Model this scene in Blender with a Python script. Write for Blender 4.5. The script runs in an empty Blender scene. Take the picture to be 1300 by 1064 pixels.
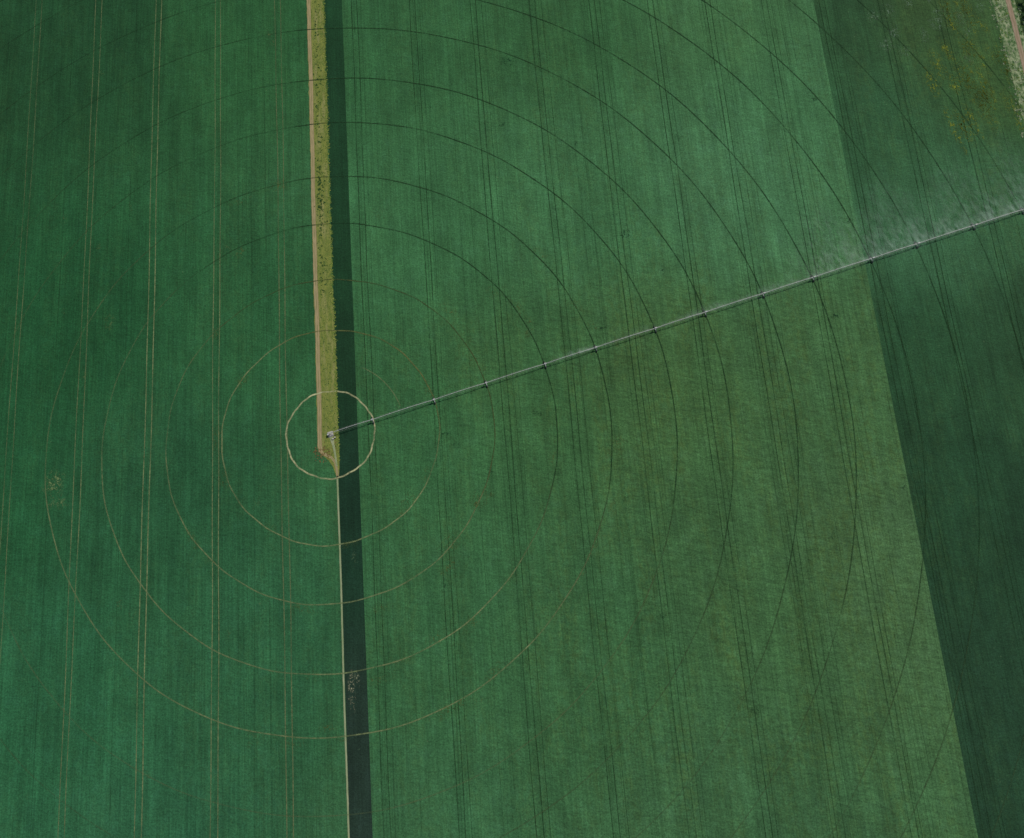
import bpy, numpy as np, math, random
from mathutils import Vector, Matrix
random.seed(4); rng=np.random.default_rng(7)
scn=bpy.context.scene
def lin(c):
    c=c/255.0
    return c/12.92 if c<=0.04045 else ((c+0.055)/1.055)**2.4
def L(r,g,b,k=1.0): return (lin(r)*k,lin(g)*k,lin(b)*k,1.0)

# ------------------------------------------------------------ node helpers
class NT:
    def __init__(s,mat):
        mat.use_nodes=True; s.t=mat.node_tree; s.t.nodes.clear()
    def n(s,typ,**kw):
        nd=s.t.nodes.new(typ)
        for k,v in kw.items():
            if k.startswith('i_'): nd.inputs[k[2:].replace('_',' ')].default_value=v
            else: setattr(nd,k,v)
        return nd
    def l(s,a,b): s.t.links.new(a,b)
    def setin(s,sock,v):
        if hasattr(v,'links') or hasattr(v,'is_output'): s.l(v,sock)
        else: sock.default_value=v
    def math(s,op,a,b=0.0,clamp=False):
        m=s.n('ShaderNodeMath',operation=op,use_clamp=clamp)
        s.setin(m.inputs[0],a); s.setin(m.inputs[1],b); return m.outputs[0]
    def mix(s,f,a,b,bt='MIX'):
        m=s.n('ShaderNodeMix',data_type='RGBA',blend_type=bt)
        s.setin(m.inputs[0],f); s.setin(m.inputs[6],a); s.setin(m.inputs[7],b); return m.outputs[2]
    def coord(s):
        if not hasattr(s,'_c'): s._c=s.n('ShaderNodeTexCoord').outputs['Object']
        return s._c
    def noise(s,sx,sy,detail=3,rough=.55,rot=0,off=0,dist=0):
        """noise whose feature size is sx by sy metres"""
        mp=s.n('ShaderNodeMapping',vector_type='TEXTURE')
        s.l(s.coord(),mp.inputs[0])
        mp.inputs['Location'].default_value=(off*13.7,off*7.1,off*3.3)
        mp.inputs['Rotation'].default_value=(0,0,math.radians(rot))
        mp.inputs['Scale'].default_value=(sx,sy,max(sx,sy))
        no=s.n('ShaderNodeTexNoise'); s.l(mp.outputs[0],no.inputs['Vector'])
        no.inputs['Scale'].default_value=1; no.inputs['Detail'].default_value=detail
        no.inputs['Roughness'].default_value=rough; no.inputs['Distortion'].default_value=dist
        return no.outputs['Fac']
    def ramp(s,v,a,b,lo=0.0,hi=1.0):
        m=s.n('ShaderNodeMapRange',clamp=True); s.l(v,m.inputs[0])
        m.inputs[1].default_value=a;m.inputs[2].default_value=b
        m.inputs[3].default_value=lo; m.inputs[4].default_value=hi
        return m.outputs[0]
def attr(nt,name): return nt.n('ShaderNodeAttribute',attribute_name=name)
def finish(nt,col,rough=0.9,bump=None,bdist=.3,bstr=1.0,alpha=None,spec=.1):
    b=nt.n('ShaderNodeBsdfPrincipled'); nt.setin(b.inputs['Base Color'],col)
    b.inputs['Roughness'].default_value=rough; b.inputs['Specular IOR Level'].default_value=spec
    if bump is not None:
        bp=nt.n('ShaderNodeBump'); bp.inputs['Distance'].default_value=bdist; bp.inputs['Strength'].default_value=bstr
        nt.l(bump,bp.inputs['Height']); nt.l(bp.outputs[0],b.inputs['Normal'])
    if alpha is not None: nt.setin(b.inputs['Alpha'],alpha)
    o=nt.n('ShaderNodeOutputMaterial'); nt.l(b.outputs[0],o.inputs[0])

def crop_material(name,seed=0,contrast=1.0,streak=1.0):
    m=bpy.data.materials.new(name); t=NT(m)
    a=attr(t,'crop'); base=a.outputs['Color']; dry=a.outputs['Alpha']
    big=t.noise(70,110,3,.55,off=seed+1)
    med=t.noise(14,26,4,.6,off=seed+2)
    sw=t.noise(5.0,260,2,.5,off=seed+3)
    sw2=t.noise(16,500,1,.5,off=seed+4)
    row=t.noise(1.0,40,2,.6,off=seed+5)
    fine=t.noise(1.3,1.1,3,.8,off=seed+6)
    rip=t.noise(8,2.4,3,.65,rot=-14,off=seed+7,dist=.8)
    def amp(v,k): return t.ramp(v,.25,.75,1-k,1+k)
    f=amp(big,.11*contrast)
    for v,k in ((med,.18*contrast),(sw,.10*streak),(sw2,.06*streak),(row,.20*streak),(fine,.46)):
        f=t.math('MULTIPLY',f,amp(v,k))
    # wind ripples, stronger where the crop is drier
    r=t.math('MULTIPLY',t.math('SUBTRACT',rip,.5),t.math('ADD',t.math('MULTIPLY',dry,1.3),.4))
    f=t.math('MULTIPLY',f,t.math('ADD',r,1.0))
    # olive drier patches, run along the drilling direction
    pn=t.noise(22,80,4,.62,off=seed+8); pf=t.noise(3.0,6,4,.7,off=seed+9)
    pm=t.math('MULTIPLY',t.ramp(pn,.42,.62),t.ramp(pf,.38,.62))
    pm=t.math('MULTIPLY',pm,t.math('MULTIPLY',dry,1.0),clamp=True)
    col=t.mix(pm,base,L(64,88,44))
    # thicker, slightly bluer clumps
    tm=t.math('MULTIPLY',t.ramp(t.noise(7,10,4,.7,off=seed+10),.50,.70),.5)
    col=t.mix(tm,col,t.mix(1.0,base,(1.25,1.18,1.36,1),'MULTIPLY'))
    # small thin spots
    sp=t.math('MULTIPLY',t.ramp(t.noise(2.2,3.0,2,.5,off=seed+11),.70,.78),.5)
    sp=t.math('MULTIPLY',sp,t.ramp(t.noise(40,40,2,.5,off=seed+12),.52,.66))
    col=t.mix(sp,col,L(90,116,80))
    vm=t.n('ShaderNodeVectorMath',operation='SCALE'); t.l(col,vm.inputs[0]); t.l(f,vm.inputs['Scale'])
    bh=t.math('ADD',t.math('MULTIPLY',fine,.8),t.math('MULTIPLY',row,.25))
    finish(t,vm.outputs[0],.85,bh,.5,.6,spec=.12)
    return m

# ------------------------------------------------------------ control table of crop colour, upper-right sun sheen painted in (world metres)
KRc=1.55; KGc=1.09; KBc=.93
table=[ # x,y, r,g,b, dry
(60,350,36,86,54,.15),(200,340,36,84,52,.2),(350,330,46,96,62,.2),(400,250,46,98,66,.25),
(60,150,42,95,62,.1),(200,170,44,96,64,.25),(330,170,50,103,72,.25),
(60,0,38,88,56,.3),(140,20,41,87,54,.45),(250,20,45,87,53,.65),(380,20,46,90,57,.6),
(60,-150,39,89,58,.25),(170,-180,40,87,56,.45),(300,-150,44,87,55,.65),(390,-130,49,90,59,.65),(60,-280,40,89,60,.2),(250,-280,44,90,60,.5),
(-50,350,30,80,48,.1),(-200,350,22,65,40,.1),(-50,100,29,80,50,.15),(-200,100,22,72,44,.1),
(-50,-150,32,85,58,.15),(-210,-170,30,85,58,.1),(-120,-40,28,78,52,.15),(-120,-280,32,85,60,.1),(-260,-20,24,76,48,.1)]
tabR=[(440,330,28,67,42,.1),(520,330,36,70,39,.4),(560,250,38,76,41,.6),(450,220,32,76,50,.2),(520,150,38,84,57,.3),(470,120,41,89,63,.1),  # paler points above the arm carry painted sheen
(450,40,26,66,43,.1),(530,20,26,63,41,.1),(440,-80,23,60,40,.2),(500,-120,22,56,38,.1),(440,-220,23,57,40,.1),(600,-200,21,53,36,.1)]
tabD=[(12,400,18,57,35,0),(12,150,18,56,35,0),(12,50,17,51,33,0),(12,-50,17,49,36,0),(12,-250,25,49,42,0)]
def field(name,x0,x1,y0,y1,z,mat,tab,step=12,power=2.6):
    nx=max(2,int((x1-x0)/step)+1); ny=max(2,int((y1-y0)/step)+1)
    xs=np.linspace(x0,x1,nx); ys=np.linspace(y0,y1,ny)
    X,Y=np.meshgrid(xs,ys); V=np.stack([X.ravel(),Y.ravel(),np.full(X.size,z)],1)
    idx=np.arange(nx*ny).reshape(ny,nx)
    F=np.stack([idx[:-1,:-1].ravel(),idx[:-1,1:].ravel(),idx[1:,1:].ravel(),idx[1:,:-1].ravel()],1)
    me=bpy.data.meshes.new(name); me.from_pydata(V.tolist(),[],F.tolist())
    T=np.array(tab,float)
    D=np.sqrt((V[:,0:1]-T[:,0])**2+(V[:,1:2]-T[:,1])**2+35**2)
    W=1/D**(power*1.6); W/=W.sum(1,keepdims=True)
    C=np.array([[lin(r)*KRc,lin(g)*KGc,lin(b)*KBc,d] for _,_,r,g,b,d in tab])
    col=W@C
    at=me.color_attributes.new('crop','FLOAT_COLOR','POINT')
    at.data.foreach_set('color',col.astype(np.float32).ravel())
    ob=bpy.data.objects.new(name,me); scn.collection.objects.link(ob); me.materials.append(mat)
    return ob
def sheet(name,poly,z,mat):
    me=bpy.data.meshes.new(name); me.from_pydata([(x,y,z) for x,y in poly],[],[list(range(len(poly)))])
    ob=bpy.data.objects.new(name,me); scn.collection.objects.link(ob); me.materials.append(mat); return ob

# ------------------------------------------------------------ ground
g=bpy.data.materials.new('far_farmland'); t=NT(g)
vo=t.n('ShaderNodeTexVoronoi'); mp=t.n('ShaderNodeMapping'); t.l(t.coord(),mp.inputs[0]); mp.inputs['Scale'].default_value=(.0016,.0012,.001)
t.l(mp.outputs[0],vo.inputs['Vector']); vo.inputs['Scale'].default_value=1
vs=t.n('ShaderNodeSeparateColor'); t.l(vo.outputs['Color'],vs.inputs[0])
c=t.mix(vs.outputs[0],L(34,76,46),L(92,104,56)); c=t.mix(t.math('MULTIPLY',t.ramp(t.noise(3,9,4,.6),.3,.7),.5),c,L(44,82,50))
finish(t,c,.95)
sheet('ground',[(-9000,-9000),(9000,-9000),(9000,9000),(-9000,9000)],0,g)

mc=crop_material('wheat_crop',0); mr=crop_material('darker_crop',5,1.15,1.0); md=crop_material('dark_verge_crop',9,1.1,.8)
field('crop_field',-900,4.9,-800,1100,.10,mc,table)
field('crop_field',20.0,417.5,-800,1100,.10,mc,table)
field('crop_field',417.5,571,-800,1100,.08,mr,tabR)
field('crop_strip',4.9,20.0,-800,1100,.08,md,tabD,step=5)

# ------------------------------------------------------------ grass strip
gm=bpy.data.materials.new('rough_grass'); t=NT(gm)
c=t.mix(t.ramp(t.noise(1.6,5,4,.65,off=1),.35,.65),L(92,106,50),L(120,126,62))
c=t.mix(t.ramp(t.noise(1.2,2.2,3,.7,off=2),.56,.68),c,L(62,90,44))
c=t.mix(t.ramp(t.noise(3,22,3,.6,off=3),.5,.65,0,.7),c,L(134,132,84))
finish(t,c,.95,t.noise(.8,.8,3,.7,off=4),.5,.6)
left=[]; right=[]
for i,y in enumerate(np.arange(1100,-10,-4.0)):
    e=4.6+ (1.0 if y<120 else 0)*(min(1,(120-y)/60)) + rng.normal(0,.4)
    right.append((float(e),float(y))); left.append((-9.6+rng.normal(0,.25),float(y)))
me=bpy.data.meshes.new('grass_strip'); V=[];F=[]
prof=[(l,r) for l,r in zip(left,right)]
prof+=[((-9.4,-11.0),(5.9,-11.0)),((-6.5,-15.),(6.0,-15.)),((-2.5,-18.5),(6.0,-18.5)),((1.0,-24.),(5.8,-24.)),((3.2,-31.),(5.2,-31.))]
for l,r in prof: V+= [(l[0],l[1],.14),(r[0],r[1],.14)]
for i in range(len(prof)-1): F.append((2*i,2*i+2,2*i+3,2*i+1))
me.from_pydata(V,[],F); ob=bpy.data.objects.new('grass_strip',me); scn.collection.objects.link(ob); me.materials.append(gm)
def tuft_mesh(name,centres,mat_list,blade=(.5,1.3),n=7,spread=.7,z=.14):
    V=[];F=[];M=[]
    for (x,y,s,mi) in centres:
        for k in range(n):
            a=rng.uniform(0,6.283); r=rng.uniform(0,spread)*s; px=x+r*math.cos(a); py=y+r*math.sin(a)
            b=rng.uniform(0,6.283); h=rng.uniform(*blade)*s*.7; w=rng.uniform(.18,.4)*s; ln=rng.uniform(.1,.9)*s
            dx,dy=math.cos(b),math.sin(b); i=len(V)
            V+= [(px-dy*w,py+dx*w,z),(px+dy*w,py-dx*w,z),(px+dx*ln*.6+dy*w*.8,py+dy*ln*.6-dx*w*.8,z+h*.8),(px+dx*ln-dy*w*.5,py+dy*ln+dx*w*.5,z+h)]
            F.append((i,i+1,i+2,i+3)); M.append(mi)
    me=bpy.data.meshes.new(name); me.from_pydata(V,[],F)
    for m in mat_list: me.materials.append(m)
    me.polygons.foreach_set('material_index',M)
    ob=bpy.data.objects.new(name,me); scn.collection.objects.link(ob); return ob
def leafmat(name,c1,c2):
    m=bpy.data.materials.new(name); t=NT(m)
    finish(t,t.mix(t.ramp(t.noise(.8,.8,2,.6),.35,.65),c1,c2),.8); return m
lg=leafmat('grass_light',L(118,136,56),L(150,154,84)); lm=leafmat('grass_mid',L(96,124,52),L(112,134,60)); ld=leafmat('weed_dark',L(34,66,32),L(50,86,42))
lr=leafmat('weed_reddish',L(104,84,56),L(124,108,66))
cs=[]
for i in range(2300):
    y=rng.uniform(-24,430); x=rng.uniform(-5.2,5.0)
    if y<-12 and x< -6+(-12-y)*.75: continue
    mi=int(rng.choice([0,1,2],p=[.50,.38,.12]))
    cs.append((x,y,rng.uniform(.25,.65),mi))
for i in range(1500):  # brighter rank grass along the right-hand edge
    y=rng.uniform(-20,430); cs.append((rng.normal(4.6 if y>100 else 5.4,.6),y,rng.uniform(.35,.8),int(rng.choice([0,1]))))
for i in range(230): # shrubby weed clumps along the middle of the strip
    y=rng.choice([rng.uniform(165,215),rng.uniform(110,415),rng.uniform(110,415)])
    cs.append((rng.normal(-2.4,1.6),y,rng.uniform(.5,1.2),2))
for i in range(110):
    cs.append((rng.normal(-5,4.5),rng.normal(-13,3),rng.uniform(.4,.8),3))
tuft_mesh('grass_tufts',cs,[lg,lm,ld,lr],blade=(.2,.7))

# ------------------------------------------------------------ dirt road
def dirt(name,c1,c2,c3):
    m=bpy.data.materials.new(name); t=NT(m)
    u=attr(t,'across').outputs['Fac']
    c=t.mix(t.ramp(t.noise(1.2,8,3,.6,off=2),.35,.65),c1,c2)
    cr=t.math('SUBTRACT',1.0,t.math('MULTIPLY',t.math('ABSOLUTE',t.math('SUBTRACT',u,.5)),6.0),clamp=True)
    cr=t.math('MULTIPLY',cr,t.ramp(t.noise(1,6,3,.6,off=5),.35,.6))
    c=t.mix(cr,c,c3)
    ed=t.math('MULTIPLY',t.math('SUBTRACT',t.math('ABSOLUTE',t.math('SUBTRACT',u,.5)),.32),5.0,clamp=True)
    al=t.math('SUBTRACT',1.0,t.math('MULTIPLY',ed,t.ramp(t.noise(.8,2,3,.7,off=7),.3,.6,.5,1.6)),clamp=True)
    finish(t,c,.95,t.noise(.5,1,3,.7),.15,.5,alpha=al); return m
def ribbon_data(V,F,A,C,pts,w,z,cols=None,closed=False):
    P=np.array(pts,float); n=len(P)
    if closed: T=np.roll(P,-1,0)-np.roll(P,1,0)
    else: T=np.gradient(P,axis=0)
    T/=np.linalg.norm(T,axis=1,keepdims=True)+1e-9; N=np.stack([-T[:,1],T[:,0]],1)
    W=np.broadcast_to(np.asarray(w,float),(n,)) if np.ndim(w) else np.full(n,w)
    i0=len(V)
    for i in range(n):
        a=P[i]+N[i]*W[i]/2; b=P[i]-N[i]*W[i]/2
        V.append((a[0],a[1],z)); V.append((b[0],b[1],z)); A+= [0.,1.]
        c=cols[i] if cols is not None else (1,1,1,1); C+= [c,c]
    for i in range(n if closed else n-1):
        j=(i+1)%n; F.append((i0+2*i,i0+2*i+1,i0+2*j+1,i0+2*j))
def ribbon_obj(name,V,F,A,C,mat):
    me=bpy.data.meshes.new(name); me.from_pydata(V,[],F)
    at=me.attributes.new('across','FLOAT','POINT'); at.data.foreach_set('value',np.array(A,np.float32))
    ct=me.color_attributes.new('tint','FLOAT_COLOR','POINT'); ct.data.foreach_set('color',np.array(C,np.float32).ravel())
    me.materials.append(mat); ob=bpy.data.objects.new(name,me); scn.collection.objects.link(ob); return ob
road=dirt('dirt_road',L(156,140,104),L(138,126,92),L(112,110,70))
V,F,A,C=[],[],[],[]
pts=[(-8.0+.25*math.sin(y/37)+.15*math.sin(y/11),y) for y in np.arange(1100,-12,-4.)]
pts+=[(-7.7,-11.5),(-6.2,-13.8),(-3.0,-15.5),(.5,-17.5),(2.8,-21),(3.8,-27),(4.1,-33)]
ws=[3.6]*(len(pts)-7)+[3.2,2.8,2.4,2.2,2.2,2.0,1.7]
ribbon_data(V,F,A,C,pts,ws,.19)
ribbon_obj('dirt_road',V,F,A,C,road)
path=dirt('field_path',L(150,154,122),L(122,136,98),L(110,128,88))
V,F,A,C=[],[],[],[]
pts=[(4.2+.15*math.sin(y/23),y) for y in np.arange(-31,-800,-4.)]
ribbon_data(V,F,A,C,pts,1.4,.19); ribbon_obj('dirt_path',V,F,A,C,path)
V,F,A,C=[],[],[],[]
pts=[(3.9,-24),(3.0,-16),(2.0,-9),(.8,-4),(-.5,1.5)]
ribbon_data(V,F,A,C,pts,[1.6,1.6,2.0,3.0,4.2],.23); ribbon_obj('access_path',V,F,A,C,path)
# far right farm road
V,F,A,C=[],[],[],[]
pts=[(581.5+.8*math.sin(y/40),y) for y in np.arange(1100,-800,-6.)]
ribbon_data(V,F,A,C,pts,5.0,.19)
pv=bpy.data.materials.new('stony_verge'); t=NT(pv)
c=t.mix(t.ramp(t.noise(2.5,4,4,.7,off=1),.42,.62),L(62,92,50),L(142,152,116)); finish(t,c,.95,t.noise(.8,.8,3,.7,off=4),.5,.8)
sheet('road_verge',[(569,-800),(600,-800),(600,1100),(569,1100)],.12,pv)
wf=bpy.data.materials.new('woodland_floor'); t=NT(wf); finish(t,t.mix(t.ramp(t.noise(3,3,3,.6),.4,.6),L(34,58,32),L(56,78,40)),.95)
sheet('woodland_floor',[(588,-800),(640,-800),(640,1100),(588,1100)],.15,wf)
ribbon_obj('dirt_road',V,F,A,C,dirt('dirt_road_far',L(150,132,112),L(130,114,92),L(120,108,82)))

# ------------------------------------------------------------ wheel tracks / tramlines
tm=bpy.data.materials.new('wheel_rut_soil_shade'); t=NT(tm)  # bare soil, with the shade inside the ruts carried by the tint
a=attr(t,'tint'); u=attr(t,'across').outputs['Fac']
e=t.math('SUBTRACT',1.0,t.math('MULTIPLY',t.math('ABSOLUTE',t.math('SUBTRACT',u,.5)),2.0),clamp=True)
e=t.ramp(e,0,.6)
nn=t.ramp(t.noise(2.5,2.5,4,.7,off=3),.32,.58,.3,1.0); n2=t.ramp(t.noise(24,36,3,.6,off=6),.32,.62,.35,1.2)
al=t.math('MULTIPLY',t.math('MULTIPLY',e,nn),t.math('MULTIPLY',a.outputs['Alpha'],n2),clamp=True)
finish(t,t.mix(t.ramp(t.noise(2,2,2,.6,off=8),.3,.7,0,.35),a.outputs['Color'],L(60,84,46)),.95,alpha=al)
R=[32.55,80.02,120.58,167.01,207.39,255.38,296.17,343.87,385.59,435.13,473.64,522.81,565.5]
TH=.2393
tan=np.array(L(122,134,92)); brown=np.array(L(98,102,60)); rut_shade=np.array(L(19,47,27)); pale=np.array(L(184,182,138))  # darkest tone is shade in the ruts, painted as colour
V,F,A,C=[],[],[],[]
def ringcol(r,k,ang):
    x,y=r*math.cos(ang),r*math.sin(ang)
    d=math.cos(ang-math.radians(55))  # towards the sun side, where rut shade is painted into the rings
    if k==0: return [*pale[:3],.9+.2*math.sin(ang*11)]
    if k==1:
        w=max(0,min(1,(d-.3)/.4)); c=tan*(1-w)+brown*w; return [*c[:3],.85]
    w=max(0,min(1,(d+.15)/.5)); c=tan*(1-w)+rut_shade*w
    if k==2: c=tan*(1-w)+(brown*.4+rut_shade*.6)*w
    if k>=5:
        w2=min(1,(k-4)/2); c=c*(1-.7*w2)+rut_shade*.7*w2
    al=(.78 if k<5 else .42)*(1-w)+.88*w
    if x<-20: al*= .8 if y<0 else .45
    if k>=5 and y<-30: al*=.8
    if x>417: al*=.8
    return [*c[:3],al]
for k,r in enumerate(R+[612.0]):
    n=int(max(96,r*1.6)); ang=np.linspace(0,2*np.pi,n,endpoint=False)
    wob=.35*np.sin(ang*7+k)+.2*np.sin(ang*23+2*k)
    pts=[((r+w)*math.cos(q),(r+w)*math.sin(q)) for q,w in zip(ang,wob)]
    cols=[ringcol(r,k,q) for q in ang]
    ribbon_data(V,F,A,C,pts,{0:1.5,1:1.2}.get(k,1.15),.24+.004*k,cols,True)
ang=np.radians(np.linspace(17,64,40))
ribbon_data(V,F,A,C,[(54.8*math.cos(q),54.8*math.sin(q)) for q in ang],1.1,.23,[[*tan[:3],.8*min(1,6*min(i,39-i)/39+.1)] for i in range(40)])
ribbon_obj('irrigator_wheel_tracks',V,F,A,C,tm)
V,F,A,C=[],[],[],[]
def line(x,w=.9,col=rut_shade,al=.8,colfn=None,z=.21):
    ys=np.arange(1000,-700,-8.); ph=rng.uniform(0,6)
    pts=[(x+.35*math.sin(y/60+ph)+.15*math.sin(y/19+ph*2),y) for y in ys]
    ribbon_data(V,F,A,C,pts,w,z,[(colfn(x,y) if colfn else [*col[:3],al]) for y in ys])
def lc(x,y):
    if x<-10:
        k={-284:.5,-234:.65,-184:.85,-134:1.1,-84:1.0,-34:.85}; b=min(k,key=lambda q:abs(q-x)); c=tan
        if b==-34: c=tan*.8+rut_shade*.2
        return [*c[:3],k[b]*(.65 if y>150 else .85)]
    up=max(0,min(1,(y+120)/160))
    return [*rut_shade[:3],(.6+.25*up)]  # right-hand tramlines take the painted rut shade, stronger towards the top
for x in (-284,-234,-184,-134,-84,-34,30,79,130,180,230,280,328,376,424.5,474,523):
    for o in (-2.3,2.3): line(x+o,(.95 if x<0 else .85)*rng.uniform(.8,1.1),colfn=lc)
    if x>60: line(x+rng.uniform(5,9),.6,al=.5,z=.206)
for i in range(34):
    line(rng.uniform(25,560),.5,col=rut_shade,al=rng.uniform(.15,.4),z=.20)
for i in range(18): line(rng.uniform(-260,-15),.5,col=rut_shade,al=rng.uniform(.1,.35),z=.20)
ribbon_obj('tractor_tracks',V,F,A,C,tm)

# ------------------------------------------------------------ flattened / bare patches
pm=bpy.data.materials.new('dead_straw'); t=NT(pm); a=attr(t,'tint')
al=t.math('MULTIPLY',t.ramp(t.noise(2.2,3.0,5,.75,off=4,dist=1.2),.52,.62),a.outputs['Alpha'],clamp=True)
finish(t,a.outputs['Color'],.95,alpha=al)
V=[];F=[];A=[];C=[]
def blob(x,y,rx,ry,col,al,rot=0):
    i0=len(V); V.append((x,y,.3)); C.append([*col[:3],al]); A.append(0.)
    for k in range(20):
        q=k/20*6.283; rr=rng.uniform(.8,1.2); dx=rx*rr*math.cos(q); dy=ry*rr*math.sin(q)
        V.append((x+dx*math.cos(rot)-dy*math.sin(rot),y+dx*math.sin(rot)+dy*math.cos(rot),.3)); C.append([*col[:3],0]); A.append(0.)
    for k in range(20): F.append((i0,i0+1+k,i0+1+(k+1)%20))
blob(-201,-20,9,12,L(110,130,84),1.6); blob(-197,-34,10,5,L(100,124,80),1.2)
blob(9.5,-180,3,14,L(150,150,120),1.8); blob(13,-172,3,6,L(140,146,116),1.3); blob(14,-90,2,8,L(90,110,80),1)
blob(-165,100,5,7,L(90,116,70),1.1); blob(235,140,6,5,L(24,54,34),1.4); blob(155,300,8,6,L(20,56,34),1.2)
for i in range(44): blob(rng.uniform(500,566),rng.uniform(190,420),rng.uniform(4,8),rng.uniform(10,30),L(112,124,44),rng.uniform(.8,1.6),rng.uniform(.1,.5))
for i in range(16): blob(rng.uniform(440,560),rng.uniform(270,340),rng.uniform(4,9),rng.uniform(4,10),L(110,135,110),.9)
for i in range(60):   # drier crop beside the wheel ruts
    q=rng.uniform(0,6.28) if rng.random()<.3 else rng.uniform(-1.9,.8); r=R[rng.integers(1,5)]+rng.normal(0,4)
    blob(r*math.cos(q),r*math.sin(q),rng.uniform(3,6),rng.uniform(5,13),L(88,98,52),rng.uniform(.4,.8),q)
for i in range(30): blob(rng.uniform(30,415),rng.uniform(-250,350),rng.uniform(2,5),rng.uniform(2,5),L(22,52,32),rng.uniform(.6,1.2))
for i in range(16): blob(rng.uniform(-250,-15),rng.uniform(-250,350),rng.uniform(2,4),rng.uniform(3,6),L(84,108,66),rng.uniform(.5,.9))
ribbon_obj('lodged_crop_patches',V,F,A,C,pm)

# ------------------------------------------------------------ centre pivot irrigator
def metal(name,c,rough=.5,met=.3):
    m=bpy.data.materials.new(name); t=NT(m)
    b=t.mix(t.ramp(t.noise(.6,.6,3,.6),.35,.7,0,.5),c,(c[0]*.6,c[1]*.58,c[2]*.55,1))
    bs=t.n('ShaderNodeBsdfPrincipled'); t.l(b,bs.inputs['Base Color']); bs.inputs['Roughness'].default_value=rough; bs.inputs['Metallic'].default_value=met
    o=t.n('ShaderNodeOutputMaterial'); t.l(bs.outputs[0],o.inputs[0]); return m
galv=metal('galvanised_steel',(.48,.49,.46,1)); trs=metal('weathered_steel',(.26,.27,.25,1),.7); rub=metal('tyre_rubber',(.03,.03,.03,1),.9,0); conc=metal('concrete',(.42,.40,.36,1),.9,0); boxm=metal('panel_paint',(.65,.66,.62,1),.5,0)
def tube(V,F,a,b,r,n=6):
    a=Vector(a);b=Vector(b); d=(b-a); 
    if d.length<1e-6: return
    d.normalize(); u=d.orthogonal().normalized(); v=d.cross(u); i=len(V)
    for p in (a,b):
        for k in range(n):
            q=6.2832*k/n; V.append(tuple(p+u*r*math.cos(q)+v*r*math.sin(q)))
    for k in range(n): F.append((i+k,i+(k+1)%n,i+n+(k+1)%n,i+n+k))
    F.append(tuple(i+k for k in range(n))[::-1]); F.append(tuple(i+n+k for k in range(n)))
def mk(name,V,F,mat,parent):
    me=bpy.data.meshes.new(name); me.from_pydata(V,[],F); me.materials.append(mat)
    ob=bpy.data.objects.new(name,me); scn.collection.objects.link(ob); ob.parent=parent; return ob
piv=bpy.data.objects.new('center_pivot_irrigator',None); scn.collection.objects.link(piv); piv.rotation_euler=(0,0,TH)
H=4.2
nodes=[0.0]+R+[598.0]
V,F=[],[]; TV,TF=[],[]; DV,DF=[],[]
for s in range(len(nodes)-1):
    a,b=nodes[s],nodes[s+1]; n=max(4,int((b-a)/6)); xs=np.linspace(a,b,n+1)
    arch=lambda x: H+1.1*math.sin(math.pi*(x-a)/(b-a))*(1 if s<13 else .2)
    for i in range(n): tube(V,F,(xs[i],0,arch(xs[i])),(xs[i+1],0,arch(xs[i+1])),.19,8)
    for x in xs[1:-1]: tube(V,F,(x-.25,0,arch(x)),(x+.25,0,arch(x)),.32,8)   # pipe flanges
    if s<13:
        low=[]
        for i in range(1,n):
            z=arch(xs[i])-1.3*min(1,min(i,n-i)/1.5)
            for sd in (-1,1):
                tube(TV,TF,(xs[i],0,arch(xs[i])),(xs[i],sd*1.0,z),.05,4)
            tube(TV,TF,(xs[i],-1.0,z),(xs[i],1.0,z),.05,4)
            low.append((xs[i],z))
        for sd in (-1,1):
            pr=(a,0,H)
            for (x,z) in low:
                tube(TV,TF,pr,(x,sd*1.0,z),.045,4); pr=(x,sd*1.0,z)
            tube(TV,TF,pr,(b,0,H),.045,4)
    for x in np.arange(a+2,b,3.0):
        sd=.35 if int(x)%2 else -.35
        tube(DV,DF,(x,0,arch(x)+.15),(x,sd,arch(x)),.04,4); tube(DV,DF,(x,sd,arch(x)),(x,sd,1.5),.03,4)
        tube(DV,DF,(x,sd,1.5),(x,sd,1.35),.10,6)
mk('pipeline',V,F,galv,piv); mk('truss',TV,TF,trs,piv); mk('sprinkler_drops',DV,DF,trs,piv)
for k,r in enumerate(R):
    V,F=[],[]; W,G=[],[]
    for sd in (-1,1):
        for e in (-.7,.7): tube(V,F,(r+e*.3,0,H+.1),(r+e*.5,sd*2.1,.9),.12,5)
        tube(V,F,(r-.2,sd*1.0,2.6),(r+.2,sd*1.0,2.6),.07,4)
        cx,cy,cz=r,sd*2.1,.85
        i0=len(W); nu,nv=20,8
        for i in range(nu):
            for j in range(nv):
                q=6.2832*i/nu; p=6.2832*j/nv; rr=.64+.24*math.cos(p)
                W.append((cx+.24*math.sin(p),cy+rr*math.cos(q),cz+.05+rr*math.sin(q)))
        for i in range(nu):
            for j in range(nv):
                G.append((i0+i*nv+j,i0+((i+1)%nu)*nv+j,i0+((i+1)%nu)*nv+(j+1)%nv,i0+i*nv+(j+1)%nv))
        tube(V,F,(r-.2,cy,cz),(r+.2,cy,cz),.2,8)
        for q in range(5): tube(V,F,(r,cy,cz),(r,cy+.55*math.cos(q*1.257),cz+.55*math.sin(q*1.257)),.05,4)
    tube(V,F,(r,-2.1,.9),(r,2.1,.9),.16,6); tube(V,F,(r,0,.9),(r,0,H),.05,4)
    tube(V,F,(r,-.35,1.1),(r,.35,1.1),.33,8)
    tube(V,F,(r-.9,0,H+.25),(r+.9,0,H+.25),.58,8)
    mk('drive_tower_%d'%(k+1),V,F,galv,piv); mk('tower_wheels_%d'%(k+1),W,G,rub,piv)
V,F=[],[]
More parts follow.
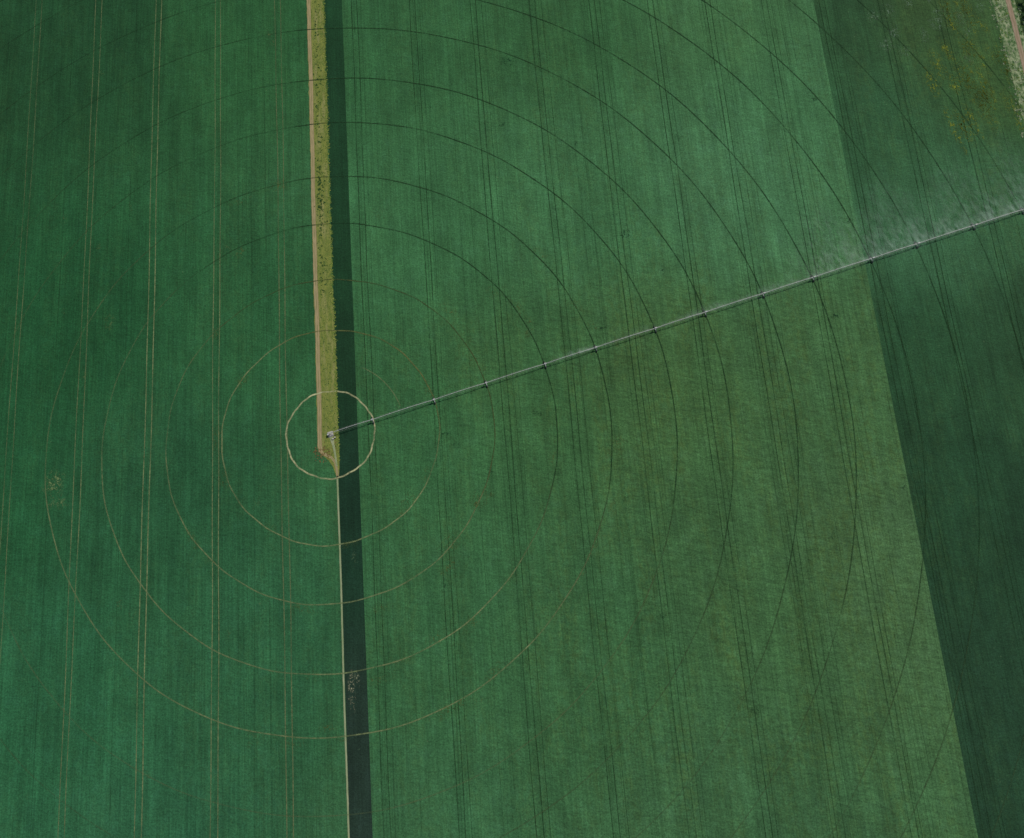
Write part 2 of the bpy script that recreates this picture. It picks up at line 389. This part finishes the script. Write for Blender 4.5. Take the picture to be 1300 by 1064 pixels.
for sx in (-1,1):
    for sy in (-1,1):
        tube(V,F,(sx*1.6,sy*1.6,.45),(sx*.4,sy*.4,H),.11,6)
for z,w in ((1.4,1.33),(2.8,.9)):
    for c in range(4):
        p=[(-1,-1),(1,-1),(1,1),(-1,1)]; a=p[c];b=p[(c+1)%4]; tube(V,F,(a[0]*w,a[1]*w,z),(b[0]*w,b[1]*w,z),.06,4)
tube(V,F,(0,0,.4),(0,0,H+.4),.28,10); tube(V,F,(-.3,0,H+.2),(1.2,0,H+.1),.3,8)
mk('pivot_point',V,F,galv,piv)
def box(V,F,c,s):
    i=len(V)
    for z in (-1,1):
        for x,y in ((-1,-1),(1,-1),(1,1),(-1,1)): V.append((c[0]+x*s[0]/2,c[1]+y*s[1]/2,c[2]+z*s[2]/2))
    F+= [(i+3,i+2,i+1,i),(i+4,i+5,i+6,i+7)]+[(i+k,i+(k+1)%4,i+4+(k+1)%4,i+4+k) for k in range(4)]
V,F=[],[]; box(V,F,(0,0,.3),(4.0,4.0,.3)); mk('concrete_pad',V,F,conc,piv)
V,F=[],[]; box(V,F,(-1.7,0,1.6),(.5,1.0,1.3)); box(V,F,(-1.7,0,2.3),(.7,1.2,.1)); mk('control_panel',V,F,boxm,piv)
V,F=[],[]; tube(V,F,(2.6,-3.4,.2),(2.6,-3.4,1.6),.5,14); box(V,F,(1.0,-4.0,.8),(1.2,.9,1.1)); mk('pump_and_tank',V,F,conc,piv)

# ------------------------------------------------------------ water spray
sm=bpy.data.materials.new('water_droplets'); t=NT(sm); a=attr(t,'tint')
n1=t.ramp(t.noise(2.4,8,4,.6,rot=math.degrees(TH)+8,off=2),.36,.78); n2=t.ramp(t.noise(16,16,3,.6,off=5),.3,.65,.2,1.2)
al=t.math('MULTIPLY',t.math('MULTIPLY',n1,n2),a.outputs['Alpha'],clamp=True)
finish(t,a.outputs['Color'],.9,alpha=al)
V=[];F=[];A=[];C=[]
def spray(x0,x1,wid,al,z,ny=7,side=1,ex=1.3):
    xs=np.arange(x0,x1,3.0); i0=len(V)
    for x in xs:
        fade=min(1,(x-x0)/40,(x1-x)/20+.2); fade=max(fade,0)
        for j in range(ny):
            v=j/(ny-1); y=side*v*wid*(.8+.2*math.sin(x/9)); q=TH
            zz=z*(1-v*.85)+.35
            V.append((x*math.cos(q)-y*math.sin(q),x*math.sin(q)+y*math.cos(q),zz)); A.append(0.); C.append([.60,.76,.66,al*fade*(1-v)**ex])
    for i in range(len(xs)-1):
        for j in range(ny-1): F.append((i0+i*ny+j,i0+(i+1)*ny+j,i0+(i+1)*ny+j+1,i0+i*ny+j+1))
spray(200,300,7,.15,1.6); spray(270,440,8,.26,1.7); spray(360,598,75,.20,1.9,ex=1.5); spray(400,598,14,.26,1.5); spray(172,212,6,.6,1.5)
spray(300,598,4,.15,1.3,5,-1)
ribbon_obj('water_spray',V,F,A,C,sm)

# ------------------------------------------------------------ tree row on the far right
bark=leafmat('bark',(.10,.075,.05,1),(.06,.045,.03,1)); f1=leafmat('tree_foliage',L(26,58,28),L(44,80,38)); f2=leafmat('tree_foliage_light',L(58,92,44),L(74,104,52))
V=[];F=[];M=[]
for i in range(46):
    tx=rng.uniform(593,612); ty=rng.uniform(150,520) if i>16 else rng.uniform(290,350); h=rng.uniform(6,11); cr=h*.42
    n0=len(F); tube(V,F,(tx,ty,0),(tx,ty,h*.45),.28,6); tube(V,F,(tx,ty,h*.45),(tx,ty,h*.8),.16,6)
    for k in range(6):
        q=rng.uniform(0,6.28); tube(V,F,(tx,ty,h*rng.uniform(.3,.55)),(tx+cr*.7*math.cos(q),ty+cr*.7*math.sin(q),h*rng.uniform(.6,.85)),.09,4)
    M+= [0]*(len(F)-n0)
    cl=[(rng.normal(0,.45)*cr,rng.normal(0,.45)*cr,h*(.62+rng.normal(0,.13))) for _ in range(13)]
    for c in cl:
        mi=1 if rng.random()<.65 else 2
        for k in range(55):
            d=rng.normal(0,1,3); d/=np.linalg.norm(d); p=np.array(c)+d*cr*.33*rng.uniform(.6,1.1)+np.array([tx,ty,0])
            a=rng.normal(0,1,3); a/=np.linalg.norm(a); b=np.cross(a,d); s=rng.uniform(.18,.34); i0=len(V)
            V+= [tuple(p+a*s),tuple(p+b*s),tuple(p-a*s),tuple(p-b*s)]; F.append((i0,i0+1,i0+2,i0+3)); M.append(mi)
me=bpy.data.meshes.new('tree_row'); me.from_pydata(V,[],F)
for m in (bark,f1,f2): me.materials.append(m)
me.polygons.foreach_set('material_index',M)
ob=bpy.data.objects.new('tree_row',me); scn.collection.objects.link(ob)
cs=[(rng.uniform(565,592) ,rng.uniform(180,420),rng.uniform(.4,1.3),int(rng.choice([0,0,1]))) for _ in range(1000)]
cs=[c for c in cs if not 578.5<c[0]<585]
tuft_mesh('verge_scrub',cs,[leafmat('scrub_pale',L(130,142,106),L(156,164,138)),lm],n=7,spread=1.0,blade=(.2,.6))

# ------------------------------------------------------------ light
el=math.radians(50); az=math.radians(40)
w=bpy.data.worlds.new('World'); scn.world=w; w.use_nodes=True; nt=w.node_tree
sky=nt.nodes.new('ShaderNodeTexSky'); sky.sky_type='NISHITA'; sky.sun_disc=False; sky.sun_elevation=el; sky.sun_rotation=math.radians(90)-az
nt.links.new(sky.outputs[0],nt.nodes['Background'].inputs[0]); nt.nodes['Background'].inputs[1].default_value=.07
sl=bpy.data.lights.new('sun','SUN'); sl.energy=3.4; sl.angle=math.radians(.5); sl.color=(1,.95,.88)
so=bpy.data.objects.new('sun',sl); scn.collection.objects.link(so)
d=Vector((math.cos(el)*math.cos(az),math.cos(el)*math.sin(az),math.sin(el))); so.rotation_euler=d.to_track_quat('Z','Y').to_euler(); so.location=(0,0,300)
# ------------------------------------------------------------ camera
cd=bpy.data.cameras.new('camera'); co=bpy.data.objects.new('camera',cd); scn.collection.objects.link(co)
co.location=(124.623,-95.634,547.375); co.rotation_mode='XYZ'; co.rotation_euler=(.22198,-.00287,-.08158)
cd.sensor_width=36; cd.lens=36*952.15/1300; cd.shift_y=-45/1300; cd.clip_start=1; cd.clip_end=30000
scn.camera=co
scn.view_settings.view_transform='Standard'; scn.view_settings.look='None'; scn.view_settings.exposure=0
